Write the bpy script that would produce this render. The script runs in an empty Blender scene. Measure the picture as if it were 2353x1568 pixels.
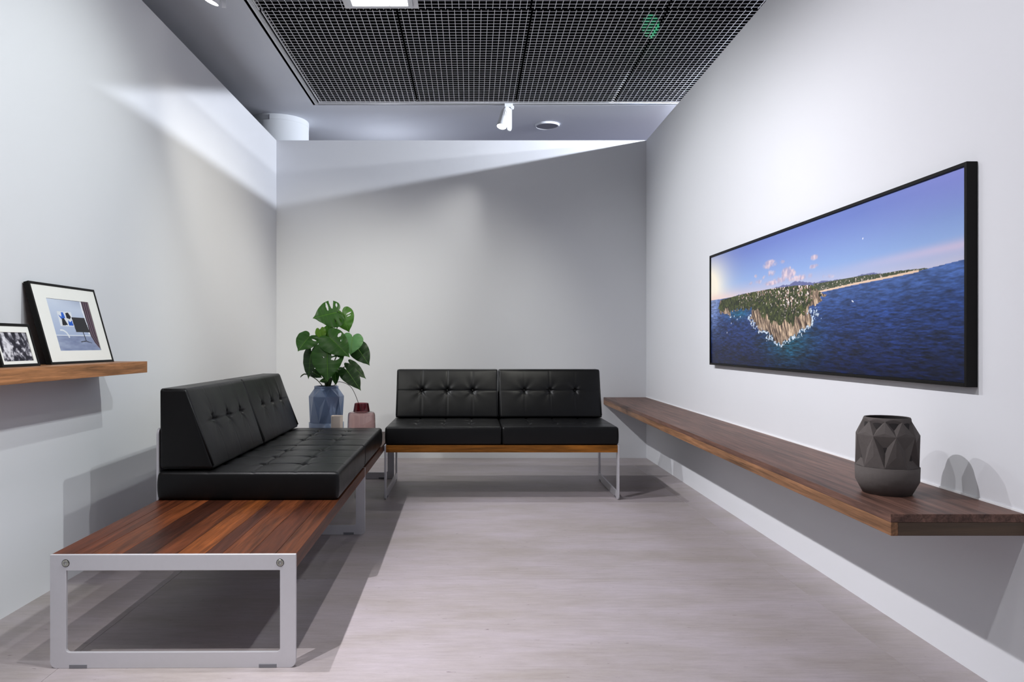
import bpy, bmesh, math, random
import numpy as np
from mathutils import Vector, Matrix, Quaternion

random.seed(7)
PI = math.pi
scene = bpy.context.scene
C = scene.collection

# ------------------------------------------------------------------ camera, world, exposure
cam_data = bpy.data.cameras.new('camera')
cam = bpy.data.objects.new('camera', cam_data)
C.objects.link(cam)
cam.location = (0, 0, 1.10)
cam.rotation_euler = (PI / 2, 0, 0)
cam_data.sensor_width = 36
cam_data.lens = 36 * 1733 / 2353
cam_data.shift_x = 0.0393
cam_data.shift_y = 0.00255
cam_data.clip_start = 0.05
scene.camera = cam
scene.view_settings.view_transform = 'Standard'
scene.view_settings.look = 'None'
scene.view_settings.exposure = 0.27
scene.view_settings.gamma = 1.0
scene.view_settings.use_curve_mapping = False

world = bpy.data.worlds.new('world')
scene.world = world
world.use_nodes = True
wb = world.node_tree.nodes['Background']
wb.inputs[0].default_value = (0.80, 0.87, 1.0, 1)
wb.inputs[1].default_value = 0.30


def spot(loc, target, watts, size=80, blend=0.6, radius=0.025, color=(1.0, 0.985, 0.985)):
    d = bpy.data.lights.new('spot_light', 'SPOT')
    d.energy = watts
    d.spot_size = math.radians(size)
    d.spot_blend = blend
    d.shadow_soft_size = radius
    d.color = color
    o = bpy.data.objects.new('spot_light', d)
    o.location = loc
    o.rotation_euler = (Vector(target) - Vector(loc)).to_track_quat('-Z', 'Y').to_euler()
    C.objects.link(o)
    return o


def point(loc, watts, radius=0.03, color=(1, 1, 1)):
    d = bpy.data.lights.new('point_light', 'POINT')
    d.energy = watts
    d.shadow_soft_size = radius
    d.color = color
    o = bpy.data.objects.new('point_light', d)
    o.location = loc
    C.objects.link(o)
    return o


def panel(loc, size, watts, color=(1.0, 0.99, 0.98)):
    """square luminaire of the ceiling grid, shining down"""
    d = bpy.data.lights.new('panel_light', 'AREA')
    d.energy = watts
    d.size = size
    d.color = color
    o = bpy.data.objects.new('panel_light', d)
    o.location = loc
    C.objects.link(o)
    return o


# track spots over the left edge of the grid, washing the right wall
spot((-1.45, 1.1, 3.10), (1.6, 2.0, 1.2), 80, 85, 0.7, 0.02, (0.99, 0.99, 1.0))
spot((-1.45, 2.8, 3.10), (1.6, 3.1, 0.15), 215, 94, 0.7, 0.02, (0.97, 0.95, 1.0))
spot((-1.44, 4.45, 3.05), (1.6, 4.75, 0.6), 160, 85, 0.7, 0.02, (0.97, 0.97, 1.0))
spot((-1.45, 5.7, 3.10), (1.6, 5.4, 0.95), 125, 86, 0.7, 0.02, (0.95, 0.98, 1.0))
# track spots down on the floor
spot((-1.45, 1.8, 3.10), (0.0, 3.4, 0.0), 50, 70, 0.8, 0.02, (1.0, 0.95, 0.98))
spot((-1.45, 1.2, 3.10), (-0.45, 2.2, 0.0), 230, 50, 1.0, 0.02, (1.0, 0.99, 1.0))
spot((-0.35, 2.2, 3.20), (-0.75, 2.9, 0.0), 115, 50, 1.0, 0.03, (1.0, 0.97, 0.98))  # added fill, on no track, lifting the shade beside the bench
# track spots on the right of the room, washing the left wall
spot((1.15, 0.8, 3.20), (-1.8, 1.1, 1.3), 62, 75, 0.8, 0.02, (0.97, 1.0, 1.0))
spot((1.15, 2.0, 3.20), (-1.8, 2.3, 1.3), 101, 75, 0.8, 0.02, (0.90, 0.96, 1.0))
spot((1.05, 3.4, 3.20), (-1.8, 3.5, 1.4), 100, 70, 0.8, 0.02, (0.94, 1.0, 0.98))
spot((0.35, 3.4, 3.20), (-1.8, 3.4, 1.5), 62, 70, 0.8, 0.02, (0.94, 1.0, 0.98))
spot((1.15, 4.9, 3.20), (-1.8, 5.7, 1.2), 151, 60, 1.0, 0.02, (1.0, 0.96, 0.82))
spot((1.90, 1.0, 3.28), (-1.8, 1.3, 1.3), 42, 75, 0.8, 0.02, (0.97, 1.0, 1.0))
# unseen spots added to brighten the far wall
spot((-1.45, 3.6, 3.10), (-1.5, 7.25, 1.25), 150, 46, 1.0, 0.05, (1.0, 0.98, 0.88))
spot((-1.45, 3.0, 3.10), (-0.6, 7.25, 0.95), 75, 46, 1.0, 0.05, (1.0, 0.99, 0.93))
spot((0.50, 4.0, 3.22), (-0.4, 7.25, 0.85), 118, 54, 1.0, 0.08, (1.0, 0.99, 0.90))
# from the far track
spot((0.33, 7.05, 3.08), (-1.2, 6.2, 0.6), 50, 75, 0.8, 0.02, (1.0, 0.99, 0.94))
# downlights in the neighbouring rooms, shining over the partition tops, then unseen points
spot((3.15, 5.8, 3.32), (3.15, 6.85, 0), 560, 175, 0.02, 0.02, (0.84, 0.90, 1.0))
spot((3.90, 5.6, 3.255), (3.90, 6.6, 0), 220, 175, 0.02, 0.02, (0.90, 0.94, 1.0))
point((-0.9, 8.1, 2.7), 9, 0.15, (0.86, 0.90, 1.0))  # added behind the far wall to light the column and ceiling
point((2.2, 9.6, 2.4), 9, 0.25, (0.25, 0.42, 1.0))  # unseen blue source behind the far wall, tinting the ceiling


# ------------------------------------------------------------------ materials
class NT:
    def __init__(self, name):
        self.m = bpy.data.materials.new(name)
        self.m.use_nodes = True
        self.t = self.m.node_tree
        self.b = self.t.nodes['Principled BSDF']

    def n(self, kind, **kw):
        nd = self.t.nodes.new(kind)
        for k, v in kw.items():
            if k.startswith('i_'):
                nd.inputs[k[2:].replace('_', ' ')].default_value = v
            else:
                setattr(nd, k, v)
        return nd

    def l(self, a, b):
        self.t.links.new(a, b)

    def set(self, **kw):
        for k, v in kw.items():
            self.b.inputs[k.replace('_', ' ')].default_value = v
        return self


def rgb(r, g, b):
    f = lambda c: (c / 255 / 12.92) if c / 255 <= 0.04045 else ((c / 255 + 0.055) / 1.055) ** 2.4
    return (f(r), f(g), f(b), 1)


def plain(name, col, rough=0.5, metal=0.0, noise=0.04, scale=30, bump=0.0, spec=0.5, coat=0.0):
    t = NT(name)
    t.set(Roughness=rough, Metallic=metal)
    t.b.inputs['Specular IOR Level'].default_value = spec
    t.b.inputs['Coat Weight'].default_value = coat
    tc = t.n('ShaderNodeTexCoord')
    nz = t.n('ShaderNodeTexNoise', i_Scale=scale, i_Detail=4.0)
    t.l(tc.outputs['Object'], nz.inputs['Vector'])
    mx = t.n('ShaderNodeMixRGB')
    mx.inputs[1].default_value = tuple(c * (1 - noise) for c in col[:3]) + (1,)
    mx.inputs[2].default_value = tuple(min(1, c * (1 + noise)) for c in col[:3]) + (1,)
    t.l(nz.outputs['Fac'], mx.inputs[0])
    t.l(mx.outputs[0], t.b.inputs['Base Color'])
    if bump:
        bp = t.n('ShaderNodeBump', i_Strength=bump, i_Distance=0.01)
        t.l(nz.outputs['Fac'], bp.inputs['Height'])
        t.l(bp.outputs[0], t.b.inputs['Normal'])
    return t.m


def wood(name, axis='x', rough=0.4, contrast=1.0, base=None, spec=0.4, streak=22):
    """grain along one object axis; the tone of each piece comes from its object colour"""
    t = NT(name)
    t.set(Roughness=rough)
    t.b.inputs['Specular IOR Level'].default_value = spec
    tc = t.n('ShaderNodeTexCoord')
    oi = t.n('ShaderNodeObjectInfo')
    mp = t.n('ShaderNodeMapping')
    sc = {'x': (1.3, streak, streak), 'y': (streak, 1.3, streak), 'z': (streak, streak, 1.3)}[axis]
    mp.inputs['Scale'].default_value = sc
    add = t.n('ShaderNodeVectorMath', operation='ADD')
    mul = t.n('ShaderNodeVectorMath', operation='MULTIPLY')
    cmb = t.n('ShaderNodeCombineXYZ')
    for i in range(3):
        t.l(oi.outputs['Random'], cmb.inputs[i])
    mul.inputs[1].default_value = (37, 53, 71)
    t.l(cmb.outputs[0], mul.inputs[0])
    t.l(tc.outputs['Object'], mp.inputs['Vector'])
    t.l(mp.outputs[0], add.inputs[0])
    t.l(mul.outputs[0], add.inputs[1])
    n1 = t.n('ShaderNodeTexNoise', i_Scale=1.0, i_Detail=5.0, i_Roughness=0.6, i_Distortion=0.8)
    n2 = t.n('ShaderNodeTexNoise', i_Scale=5.0, i_Detail=3.0, i_Roughness=0.7)
    t.l(add.outputs[0], n1.inputs['Vector'])
    t.l(add.outputs[0], n2.inputs['Vector'])
    r1 = t.n('ShaderNodeValToRGB')
    r1.color_ramp.elements[0].position = 0.3
    r1.color_ramp.elements[0].color = (1 - 0.62 * contrast,) * 3 + (1,)
    r1.color_ramp.elements[1].position = 0.72
    r1.color_ramp.elements[1].color = (1 + 0.4 * contrast, 1 + 0.34 * contrast, 1 + 0.28 * contrast, 1)
    t.l(n1.outputs['Fac'], r1.inputs[0])
    r2 = t.n('ShaderNodeValToRGB')
    r2.color_ramp.elements[0].position = 0.35
    r2.color_ramp.elements[0].color = (1 - 0.35 * contrast,) * 3 + (1,)
    r2.color_ramp.elements[1].position = 0.6
    t.l(n2.outputs['Fac'], r2.inputs[0])
    m1 = t.n('ShaderNodeMixRGB', blend_type='MULTIPLY')
    m1.inputs[0].default_value = 1
    m2 = t.n('ShaderNodeMixRGB', blend_type='MULTIPLY')
    m2.inputs[0].default_value = 1
    if base:
        m1.inputs[1].default_value = base
    else:
        t.l(oi.outputs['Color'], m1.inputs[1])
    t.l(r1.outputs[0], m1.inputs[2])
    t.l(m1.outputs[0], m2.inputs[1])
    t.l(r2.outputs[0], m2.inputs[2])
    t.l(m2.outputs[0], t.b.inputs['Base Color'])
    bp = t.n('ShaderNodeBump', i_Strength=0.12, i_Distance=0.004)
    t.l(n2.outputs['Fac'], bp.inputs['Height'])
    t.l(bp.outputs[0], t.b.inputs['Normal'])
    return t.m


def floor_mat():
    t = NT('stone_floor')
    t.set(Roughness=0.42)
    t.b.inputs['Specular IOR Level'].default_value = 0.35
    tc = t.n('ShaderNodeTexCoord')
    oi = t.n('ShaderNodeObjectInfo')
    cmb = t.n('ShaderNodeCombineXYZ')
    for i in range(3):
        t.l(oi.outputs['Random'], cmb.inputs[i])
    mul = t.n('ShaderNodeVectorMath', operation='MULTIPLY')
    mul.inputs[1].default_value = (31, 47, 13)
    t.l(cmb.outputs[0], mul.inputs[0])
    add = t.n('ShaderNodeVectorMath', operation='ADD')
    t.l(tc.outputs['Object'], add.inputs[0])
    t.l(mul.outputs[0], add.inputs[1])

    def layer(sc, scale, detail, rough):
        mp = t.n('ShaderNodeMapping')
        mp.inputs['Scale'].default_value = sc
        t.l(add.outputs[0], mp.inputs['Vector'])
        nz = t.n('ShaderNodeTexNoise', i_Scale=scale, i_Detail=detail, i_Roughness=rough)
        t.l(mp.outputs[0], nz.inputs['Vector'])
        return nz

    big = layer((0.9, 2.4, 1), 2.0, 6, 0.62)
    streak = layer((2.6, 17, 1), 3.0, 6, 0.68)
    fine = layer((9, 22, 1), 8.0, 4, 0.75)
    spk = layer((9, 34, 1), 2.4, 4, 0.62)
    ra = t.n('ShaderNodeValToRGB')
    ra.color_ramp.elements[0].position = 0.33
    ra.color_ramp.elements[0].color = rgb(160, 151, 148)
    ra.color_ramp.elements[1].position = 0.66
    ra.color_ramp.elements[1].color = rgb(175, 166, 171)
    t.l(big.outputs['Fac'], ra.inputs[0])
    rs = t.n('ShaderNodeValToRGB')
    rs.color_ramp.elements[0].position = 0.3
    rs.color_ramp.elements[0].color = (0.9, 0.895, 0.89, 1)
    rs.color_ramp.elements[1].position = 0.62
    rs.color_ramp.elements[1].color = (1.04, 1.04, 1.04, 1)
    t.l(streak.outputs['Fac'], rs.inputs[0])
    rf = t.n('ShaderNodeValToRGB')
    rf.color_ramp.elements[0].color = (0.9, 0.9, 0.9, 1)
    rf.color_ramp.elements[1].color = (1.08, 1.08, 1.08, 1)
    t.l(fine.outputs['Fac'], rf.inputs[0])
    rk = t.n('ShaderNodeValToRGB')
    rk.color_ramp.elements[0].position = 0.26
    rk.color_ramp.elements[0].color = (0.45, 0.42, 0.42, 1)
    rk.color_ramp.elements[1].position = 0.315
    rk.color_ramp.elements[1].color = (1, 1, 1, 1)
    t.l(spk.outputs['Fac'], rk.inputs[0])
    cur = ra.outputs[0]
    for r in (rs, rf, rk):
        m = t.n('ShaderNodeMixRGB', blend_type='MULTIPLY')
        m.inputs[0].default_value = 1
        t.l(cur, m.inputs[1])
        t.l(r.outputs[0], m.inputs[2])
        cur = m.outputs[0]
    t.l(cur, t.b.inputs['Base Color'])
    bp = t.n('ShaderNodeBump', i_Strength=0.15, i_Distance=0.003)
    t.l(streak.outputs['Fac'], bp.inputs['Height'])
    t.l(bp.outputs[0], t.b.inputs['Normal'])
    return t.m


def print_mat(name, rough=0.35, spec=0.3):
    t = NT(name)
    t.set(Roughness=rough)
    t.b.inputs['Specular IOR Level'].default_value = spec
    at = t.n('ShaderNodeAttribute', attribute_name='print')
    t.l(at.outputs['Color'], t.b.inputs['Base Color'])
    return t.m


def emit(name, col, strength):
    t = NT(name)
    t.b.inputs['Emission Color'].default_value = col
    t.b.inputs['Emission Strength'].default_value = strength
    return t.m


def leather():
    t = NT('black_leather')
    t.set(Roughness=0.42)
    t.b.inputs['Specular IOR Level'].default_value = 0.27
    t.b.inputs['Sheen Weight'].default_value = 0.0
    t.b.inputs['Sheen Roughness'].default_value = 0.4
    t.b.inputs['Base Color'].default_value = rgb(10, 10, 11)
    tc = t.n('ShaderNodeTexCoord')
    vo = t.n('ShaderNodeTexVoronoi', i_Scale=420.0)
    nz = t.n('ShaderNodeTexNoise', i_Scale=9.0, i_Detail=4.0)
    t.l(tc.outputs['Object'], vo.inputs['Vector'])
    t.l(tc.outputs['Object'], nz.inputs['Vector'])
    rr = t.n('ShaderNodeMapRange')
    rr.inputs['To Min'].default_value = 0.32
    rr.inputs['To Max'].default_value = 0.44
    t.l(nz.outputs['Fac'], rr.inputs['Value'])
    t.l(rr.outputs[0], t.b.inputs['Roughness'])
    b1 = t.n('ShaderNodeBump', i_Strength=0.06, i_Distance=0.002)
    t.l(vo.outputs['Distance'], b1.inputs['Height'])
    b2 = t.n('ShaderNodeBump', i_Strength=0.15, i_Distance=0.01)
    t.l(nz.outputs['Fac'], b2.inputs['Height'])
    t.l(b1.outputs[0], b2.inputs['Normal'])
    t.l(b2.outputs[0], t.b.inputs['Normal'])
    return t.m


def leaf_mat():
    t = NT('leaf_green')
    t.set(Roughness=0.42)
    t.b.inputs['Specular IOR Level'].default_value = 0.28
    oi = t.n('ShaderNodeObjectInfo')
    at = t.n('ShaderNodeAttribute', attribute_name='vein')
    nz = t.n('ShaderNodeTexNoise', i_Scale=18.0, i_Detail=3.0)
    tc = t.n('ShaderNodeTexCoord')
    t.l(tc.outputs['Object'], nz.inputs['Vector'])
    rp = t.n('ShaderNodeMapRange')
    rp.inputs['To Min'].default_value = 0.75
    rp.inputs['To Max'].default_value = 1.25
    t.l(nz.outputs['Fac'], rp.inputs['Value'])
    mv = t.n('ShaderNodeVectorMath', operation='SCALE')
    t.l(oi.outputs['Color'], mv.inputs[0])
    t.l(rp.outputs[0], mv.inputs['Scale'])
    mx = t.n('ShaderNodeMixRGB')
    mx.inputs[2].default_value = rgb(96, 150, 60)
    t.l(at.outputs['Fac'], mx.inputs[0])
    t.l(mv.outputs[0], mx.inputs[1])
    t.l(mx.outputs[0], t.b.inputs['Base Color'])
    tr = t.n('ShaderNodeBsdfTranslucent')
    t.l(mx.outputs[0], tr.inputs['Color'])
    ms = t.n('ShaderNodeMixShader')
    ms.inputs[0].default_value = 0.14
    t.l(t.b.outputs[0], ms.inputs[1])
    t.l(tr.outputs[0], ms.inputs[2])
    t.l(ms.outputs[0], t.t.nodes['Material Output'].inputs['Surface'])
    return t.m


def glass_mat(name, col, rough=0.02):
    t = NT(name)
    t.set(Roughness=rough, IOR=1.45)
    t.b.inputs['Base Color'].default_value = col
    t.b.inputs['Transmission Weight'].default_value = 1.0
    return t.m


M = dict(
    wall=plain('wall_paint', rgb(219, 220, 224), 0.75, noise=0.012, scale=2.0, spec=0.2),
    outer=plain('dark_grey_paint', rgb(84, 86, 92), 0.8, spec=0.2),
    ceil=plain('ceiling_paint', rgb(226, 229, 236), 0.8, noise=0.015, scale=2.0, spec=0.2),
    column=plain('column_paint', rgb(226, 229, 232), 0.7, noise=0.01, scale=3.0, spec=0.2),
    void=plain('void_black', (0.004, 0.004, 0.005, 1), 0.9, spec=0.0),
    blade=plain('black_blade', (0.006, 0.006, 0.007, 1), 0.7, spec=0.1),
    flange=plain('silver_flange', rgb(240, 240, 243), 0.5, 0.0, noise=0.03),
    rail=plain('rail_aluminium', rgb(225, 225, 226), 0.4, 0.1, noise=0.05),
    black=plain('black_gap', (0.008, 0.008, 0.009, 1), 0.6),
    alu=plain('satin_aluminium', rgb(204, 203, 208), 0.42, 0.35, noise=0.02, scale=60),
    steel=plain('bolt_steel', rgb(190, 190, 180), 0.25, 0.9, noise=0.05),
    pad=plain('grey_glide', rgb(120, 120, 126), 0.6),
    leather=leather(),
    plank=wood('walnut_plank', 'x', 0.42, 1.05, spec=0.16),
    shelf_y=wood('shelf_walnut', 'y', 0.45, 1.0, spec=0.24, streak=34),
    shelf_end=wood('shelf_end_board', 'x', 0.5, 0.5),
    floor=floor_mat(),
    joint=plain('floor_joint', rgb(128, 120, 120), 0.7),
    frame=plain('black_frame', (0.007, 0.0065, 0.006, 1), 0.45, noise=0.1, spec=0.15),
    mat=plain('mat_board', rgb(236, 235, 230), 0.85, noise=0.01, spec=0.2),
    print=print_mat('photo_print'),
    clay=plain('grey_clay', rgb(92, 86, 84), 0.8, noise=0.1, scale=60, bump=0.12, spec=0.2),
    blue=plain('blue_glaze', rgb(112, 130, 164), 0.3, noise=0.05, scale=20, coat=0.3),
    cream=plain('cream_glaze', rgb(230, 217, 207), 0.35, noise=0.03),
    inner=plain('vase_inside', rgb(40, 36, 36), 0.9),
    glass=glass_mat('smoky_pink_glass', rgb(222, 202, 201)),
    glass_dark=glass_mat('wine_glass', rgb(150, 70, 82)),
    soil=plain('dark_soil', rgb(40, 32, 26), 0.95, noise=0.4, scale=80, bump=0.5),
    leaf=leaf_mat(),
    stem=plain('stem_green', rgb(44, 62, 26), 0.5, noise=0.15),
    root=plain('dry_root', rgb(38, 32, 28), 0.8, noise=0.2),
    white=plain('lamp_white', rgb(236, 238, 242), 0.4, noise=0.01),
    mesh=plain('speaker_mesh', rgb(150, 152, 160), 0.7, noise=0.15, scale=400, bump=0.2),
    lens=emit('lamp_glow', (1, 0.99, 0.97, 1), 6.0),
    diff=emit('diffuser_glow', (1, 0.99, 0.97, 1), 3.0),
    green=emit('green_glow', (0.0, 0.45, 0.18, 1), 0.7),
    caulk=plain('white_sealant', rgb(240, 240, 242), 0.5, noise=0.01),
)


# ------------------------------------------------------------------ mesh helpers
def link_mesh(name, me, mats, parent=None, loc=(0, 0, 0)):
    o = bpy.data.objects.new(name, me)
    for m in (mats if isinstance(mats, (list, tuple)) else [mats]):
        me.materials.append(m)
    C.objects.link(o)
    o.location = loc
    if parent:
        o.parent = parent
    return o


def from_bm(name, bm, mats, parent=None, loc=(0, 0, 0), smooth=False, angle=None):
    bmesh.ops.recalc_face_normals(bm, faces=bm.faces)
    me = bpy.data.meshes.new(name)
    bm.to_mesh(me)
    bm.free()
    if smooth:
        me.shade_smooth()
        if angle:
            me.set_sharp_from_angle(angle=math.radians(angle))
    return link_mesh(name, me, mats, parent, loc)


def box(bm, lo, hi, bevel=0.0, mi=0):
    lo, hi = Vector(lo), Vector(hi)
    r = bmesh.ops.create_cube(bm, size=1.0)
    vs = r['verts']
    for v in vs:
        v.co = Vector([lo[i] + (v.co[i] + 0.5) * (hi[i] - lo[i]) for i in range(3)])
    fs = list({f for v in vs for f in v.link_faces})
    for f in fs:
        f.material_index = mi
    if bevel:
        es = list({e for v in vs for e in v.link_edges})
        r = bmesh.ops.bevel(bm, geom=es, offset=bevel, segments=2, affect='EDGES', profile=0.5)
        for f in r['faces']:
            f.material_index = mi
    return vs


def boxes(name, lst, mats, parent=None, bevel=0.0):
    bm = bmesh.new()
    for it in lst:
        box(bm, it[0], it[1], bevel, it[2] if len(it) > 2 else 0)
    return from_bm(name, bm, mats, parent)


def lathe(bm, prof, seg=48, mi=0, center=(0, 0), cap=True):
    rings = []
    for r, z in prof:
        rings.append([bm.verts.new((center[0] + r * math.cos(2 * PI * i / seg), center[1] + r * math.sin(2 * PI * i / seg), z)) for i in range(seg)])
    for a, b in zip(rings, rings[1:]):
        for i in range(seg):
            f = bm.faces.new((a[i], a[(i + 1) % seg], b[(i + 1) % seg], b[i]))
            f.material_index = mi
    if cap:
        for rg in (rings[0], rings[-1]):
            f = bm.faces.new(rg)
            f.material_index = mi
    return rings


def tube(bm, pts, radii, seg=8, mi=0):
    pts = [Vector(p) for p in pts]
    if not isinstance(radii, (list, tuple)):
        radii = [radii] * len(pts)
    rings = []
    up = Vector((0, 0, 1))
    for i, p in enumerate(pts):
        d = (pts[min(i + 1, len(pts) - 1)] - pts[max(i - 1, 0)]).normalized()
        a = d.cross(up)
        if a.length < 1e-3:
            a = d.cross(Vector((1, 0, 0)))
        a.normalize()
        b = d.cross(a)
        rings.append([bm.verts.new(p + (a * math.cos(2 * PI * k / seg) + b * math.sin(2 * PI * k / seg)) * radii[i]) for k in range(seg)])
    for a, b in zip(rings, rings[1:]):
        for k in range(seg):
            bm.faces.new((a[k], a[(k + 1) % seg], b[(k + 1) % seg], b[k])).material_index = mi
    bm.faces.new(rings[0])
    bm.faces.new(rings[-1])


def spline(pts, n=10):
    pts = [Vector(p) for p in pts]
    P = [pts[0] * 2 - pts[1]] + pts + [pts[-1] * 2 - pts[-2]]
    out = []
    for i in range(1, len(P) - 2):
        for k in range(n):
            t = k / n
            a, b, c, d = P[i - 1], P[i], P[i + 1], P[i + 2]
            out.append(0.5 * ((2 * b) + (c - a) * t + (2 * a - 5 * b + 4 * c - d) * t * t + (3 * b - a - 3 * c + d) * t ** 3))
    out.append(pts[-1])
    return out


def empty(name, loc, label, cat, rotz=0.0, group=None):
    o = bpy.data.objects.new(name, None)
    C.objects.link(o)
    o.location = loc
    o.rotation_euler = (0, 0, rotz)
    o.empty_display_size = 0.1
    o['label'] = label
    o['category'] = cat
    if group:
        o['group'] = group
    return o


def tag(o, label, cat, group=None):
    o['label'] = label
    o['category'] = cat
    if group:
        o['group'] = group
    return o


def struct(o):
    o['kind'] = 'structure'
    return o


# ------------------------------------------------------------------ room shell
XL, XR, YB, ZW, ZC = -1.878, 1.678, 7.25, 3.055, 3.36
struct(boxes('wall_left', [((XL - 0.13, -2.2, 0), (XL, YB + 0.12, ZW))], M['wall']))
struct(boxes('wall_back', [((XL, YB, 0), (XR, YB + 0.12, ZW))], M['wall']))
struct(boxes('wall_right', [((XR, -2.2, 0), (XR + 0.13, YB + 0.12, ZW))], M['wall']))

struct(boxes('wall_light_block', [((-7.2, -6.0, 0), (-6.5, 13.2, ZC)), ((6.5, -6.0, 0), (7.2, 13.2, ZC)), ((-6.5, 12.6, 0), (6.5, 13.2, ZC))], M['outer']))  # unseen walls added to shut out world light from the sides

# floor: a slab with large stone-look tiles laid on it, open joints between them
fl = struct(boxes('floor', [((-7.15, -6.2, -0.12), (7.23, 13.2, -0.006))], M['joint']))
tw, tl, g = 2.875, 1.376, 0.0006
tile_me = None
for i in range(-2, 3):
    for j in range(-5, 10):
        x0, y0 = -1.40 + tw * i, 0.772 + tl * j
        if x0 + tw > 7.3 or y0 + tl > 14 or x0 < -7.2:
            continue
        if tile_me is None:
            bm = bmesh.new()
            box(bm, (g, g, -0.006), (tw - g, tl - g, 0.0), 0.0006)
            t_ = from_bm('tile', bm, M['floor'], fl, (x0, y0, 0))
            tile_me = t_.data
        else:
            t_ = bpy.data.objects.new('tile', tile_me)
            C.objects.link(t_)
            t_.parent = fl
            t_.location = (x0, y0, 0)

GX0, GX1, GY0, GY1 = -1.501, 3.14, -0.78, 7.147          # opening of the ceiling that holds the grid
ce = struct(boxes('ceiling', [
    ((-6.5, -4.6, ZC), (GX0, 13.5, ZC + 0.05)),
    ((GX1, -4.6, ZC), (6.5, 13.5, ZC + 0.05)),
    ((GX0, GY1, ZC), (GX1, 13.5, ZC + 0.05)),
    ((GX0, -4.6, ZC), (GX1, GY0, ZC + 0.05))], M['ceil']))
boxes('void_lining', [
    ((GX0 - 0.02, GY0 - 0.02, ZC + 0.75), (GX1 + 0.02, GY1 + 0.02, ZC + 0.78)),
    ((GX0 - 0.02, GY0, ZC + 0.004), (GX0, GY1, ZC + 0.75)),
    ((GX1, GY0, ZC + 0.004), (GX1 + 0.02, GY1, ZC + 0.75)),
    ((GX0, GY1, ZC + 0.004), (GX1, GY1 + 0.02, ZC + 0.75)),
    ((GX0, GY0 - 0.02, ZC + 0.004), (GX1, GY0, ZC + 0.75))], M['void'], ce)

# open-cell grid: tall black blades with a narrow silver flange below
grid = empty('ceiling_grid', (GX0, GY0, ZC), 'black open-cell grid with thin silver edges filling the ceiling opening', 'ceiling grid')
PW, PL, NX, NY = 0.910, 1.95, 20, 39
bm = bmesh.new()
for i in range(NX):
    x = PW * (i + 0.5) / NX
    box(bm, (x - 0.001, 0, 0.006), (x + 0.001, PL, 0.016), 0, 1)
    box(bm, (x - 0.0019, 0.001, 0), (x + 0.0019, PL - 0.001, 0.003), 0, 0)
for j in range(NY):
    y = PL * (j + 0.5) / NY
    box(bm, (0, y - 0.001, 0.0065), (PW, y + 0.001, 0.016), 0, 1)
    box(bm, (0.001, y - 0.0012, 0.0006), (PW - 0.001, y + 0.0012, 0.0040), 0, 0)
gp = from_bm('grid_panel', bm, [M['flange'], M['blade']], grid)
gp_me = gp.data
first = True
for i in range(5):
    for j in range(4):
        x = -1.424 + 0.920 * i - GX0
        y = 7.075 - 1.960 * (j + 1) - GY0
        if first:
            o, first = gp, False
        else:
            o = bpy.data.objects.new('grid_panel', gp_me)
            C.objects.link(o)
            o.parent = grid
        dx = -0.014 if j % 2 else 0.0
        o.location = (x + dx, y, 0.004 + random.uniform(-0.003, 0.003))
        o['kind'] = 'stuff'
boxes('edge_bar', [((-1.431 - GX0, 5.125 - GY0, 0.001), (-1.424 - GX0, 7.075 - GY0, 0.03))], M['flange'], grid)
boxes('edge_bar', [((-1.445 - GX0, 3.165 - GY0, 0.003), (-1.438 - GX0, 5.115 - GY0, 0.03))], M['flange'], grid)
boxes('edge_bar', [((-1.431 - GX0, 7.076 - GY0, 0.001), (GX1 - GX0 - 0.03, 7.081 - GY0, 0.03))], M['flange'], grid)

# lighting tracks framing the grid
bm = bmesh.new()
for x0, x1 in ((-1.480, -1.468), (-1.466, -1.459), (-1.456, -1.450)):
    box(bm, (x0 - GX0, 0.03, 0.0), (x1 - GX0, GY1 - GY0 - 0.014, 0.03), 0, 0)
box(bm, (0.021, 0.03, 0.014), (0.052, GY1 - GY0 - 0.014, 0.04), 0, 1)
box(bm, (0.021, GY1 - GY0 - 0.045, -0.001), (0.051, GY1 - GY0 - 0.013, 0.02), 0.001, 0)
o = from_bm('lighting_track', bm, [M['rail'], M['black']], None, (GX0, GY0, ZC))
tag(o, 'grooved silver lighting track along the left edge of the ceiling grid', 'lighting track')
bm = bmesh.new()
for y0, y1 in ((7.092, 7.100), (7.104, 7.111), (7.116, 7.128)):
    box(bm, (0.055, y0 - GY1, 0.0), (GX1 - GX0 - 0.03, y1 - GY1, 0.03), 0, 0)
box(bm, (0.055, 7.092 - GY1, 0.014), (GX1 - GX0 - 0.03, 7.128 - GY1, 0.04), 0, 1)
o = from_bm('lighting_track', bm, [M['rail'], M['black']], None, (GX0, GY1, ZC))
tag(o, 'grooved silver lighting track along the far edge of the ceiling grid', 'lighting track')

# round column beyond the corner
col = empty('column', (-1.971, 7.695, 0), 'round white column rising behind the far left corner of the partition', 'column')
bm = bmesh.new()
lathe(bm, [(0.302, 0), (0.302, ZC)], 72)
from_bm('shaft', bm, M['column'], col, smooth=True, angle=40)
bm = bmesh.new()
lathe(bm, [(0.3022, ZC - 0.055), (0.304, ZC - 0.053), (0.304, ZC - 0.003), (0.3022, ZC - 0.001)], 72)
from_bm('collar', bm, M['column'], col, smooth=True, angle=40)
bm = bmesh.new()
box(bm, (-0.018, -0.312, ZC - 0.06), (-0.010, -0.303, ZC - 0.012), 0.001)
from_bm('clip', bm, M['pad'], col)

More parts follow.
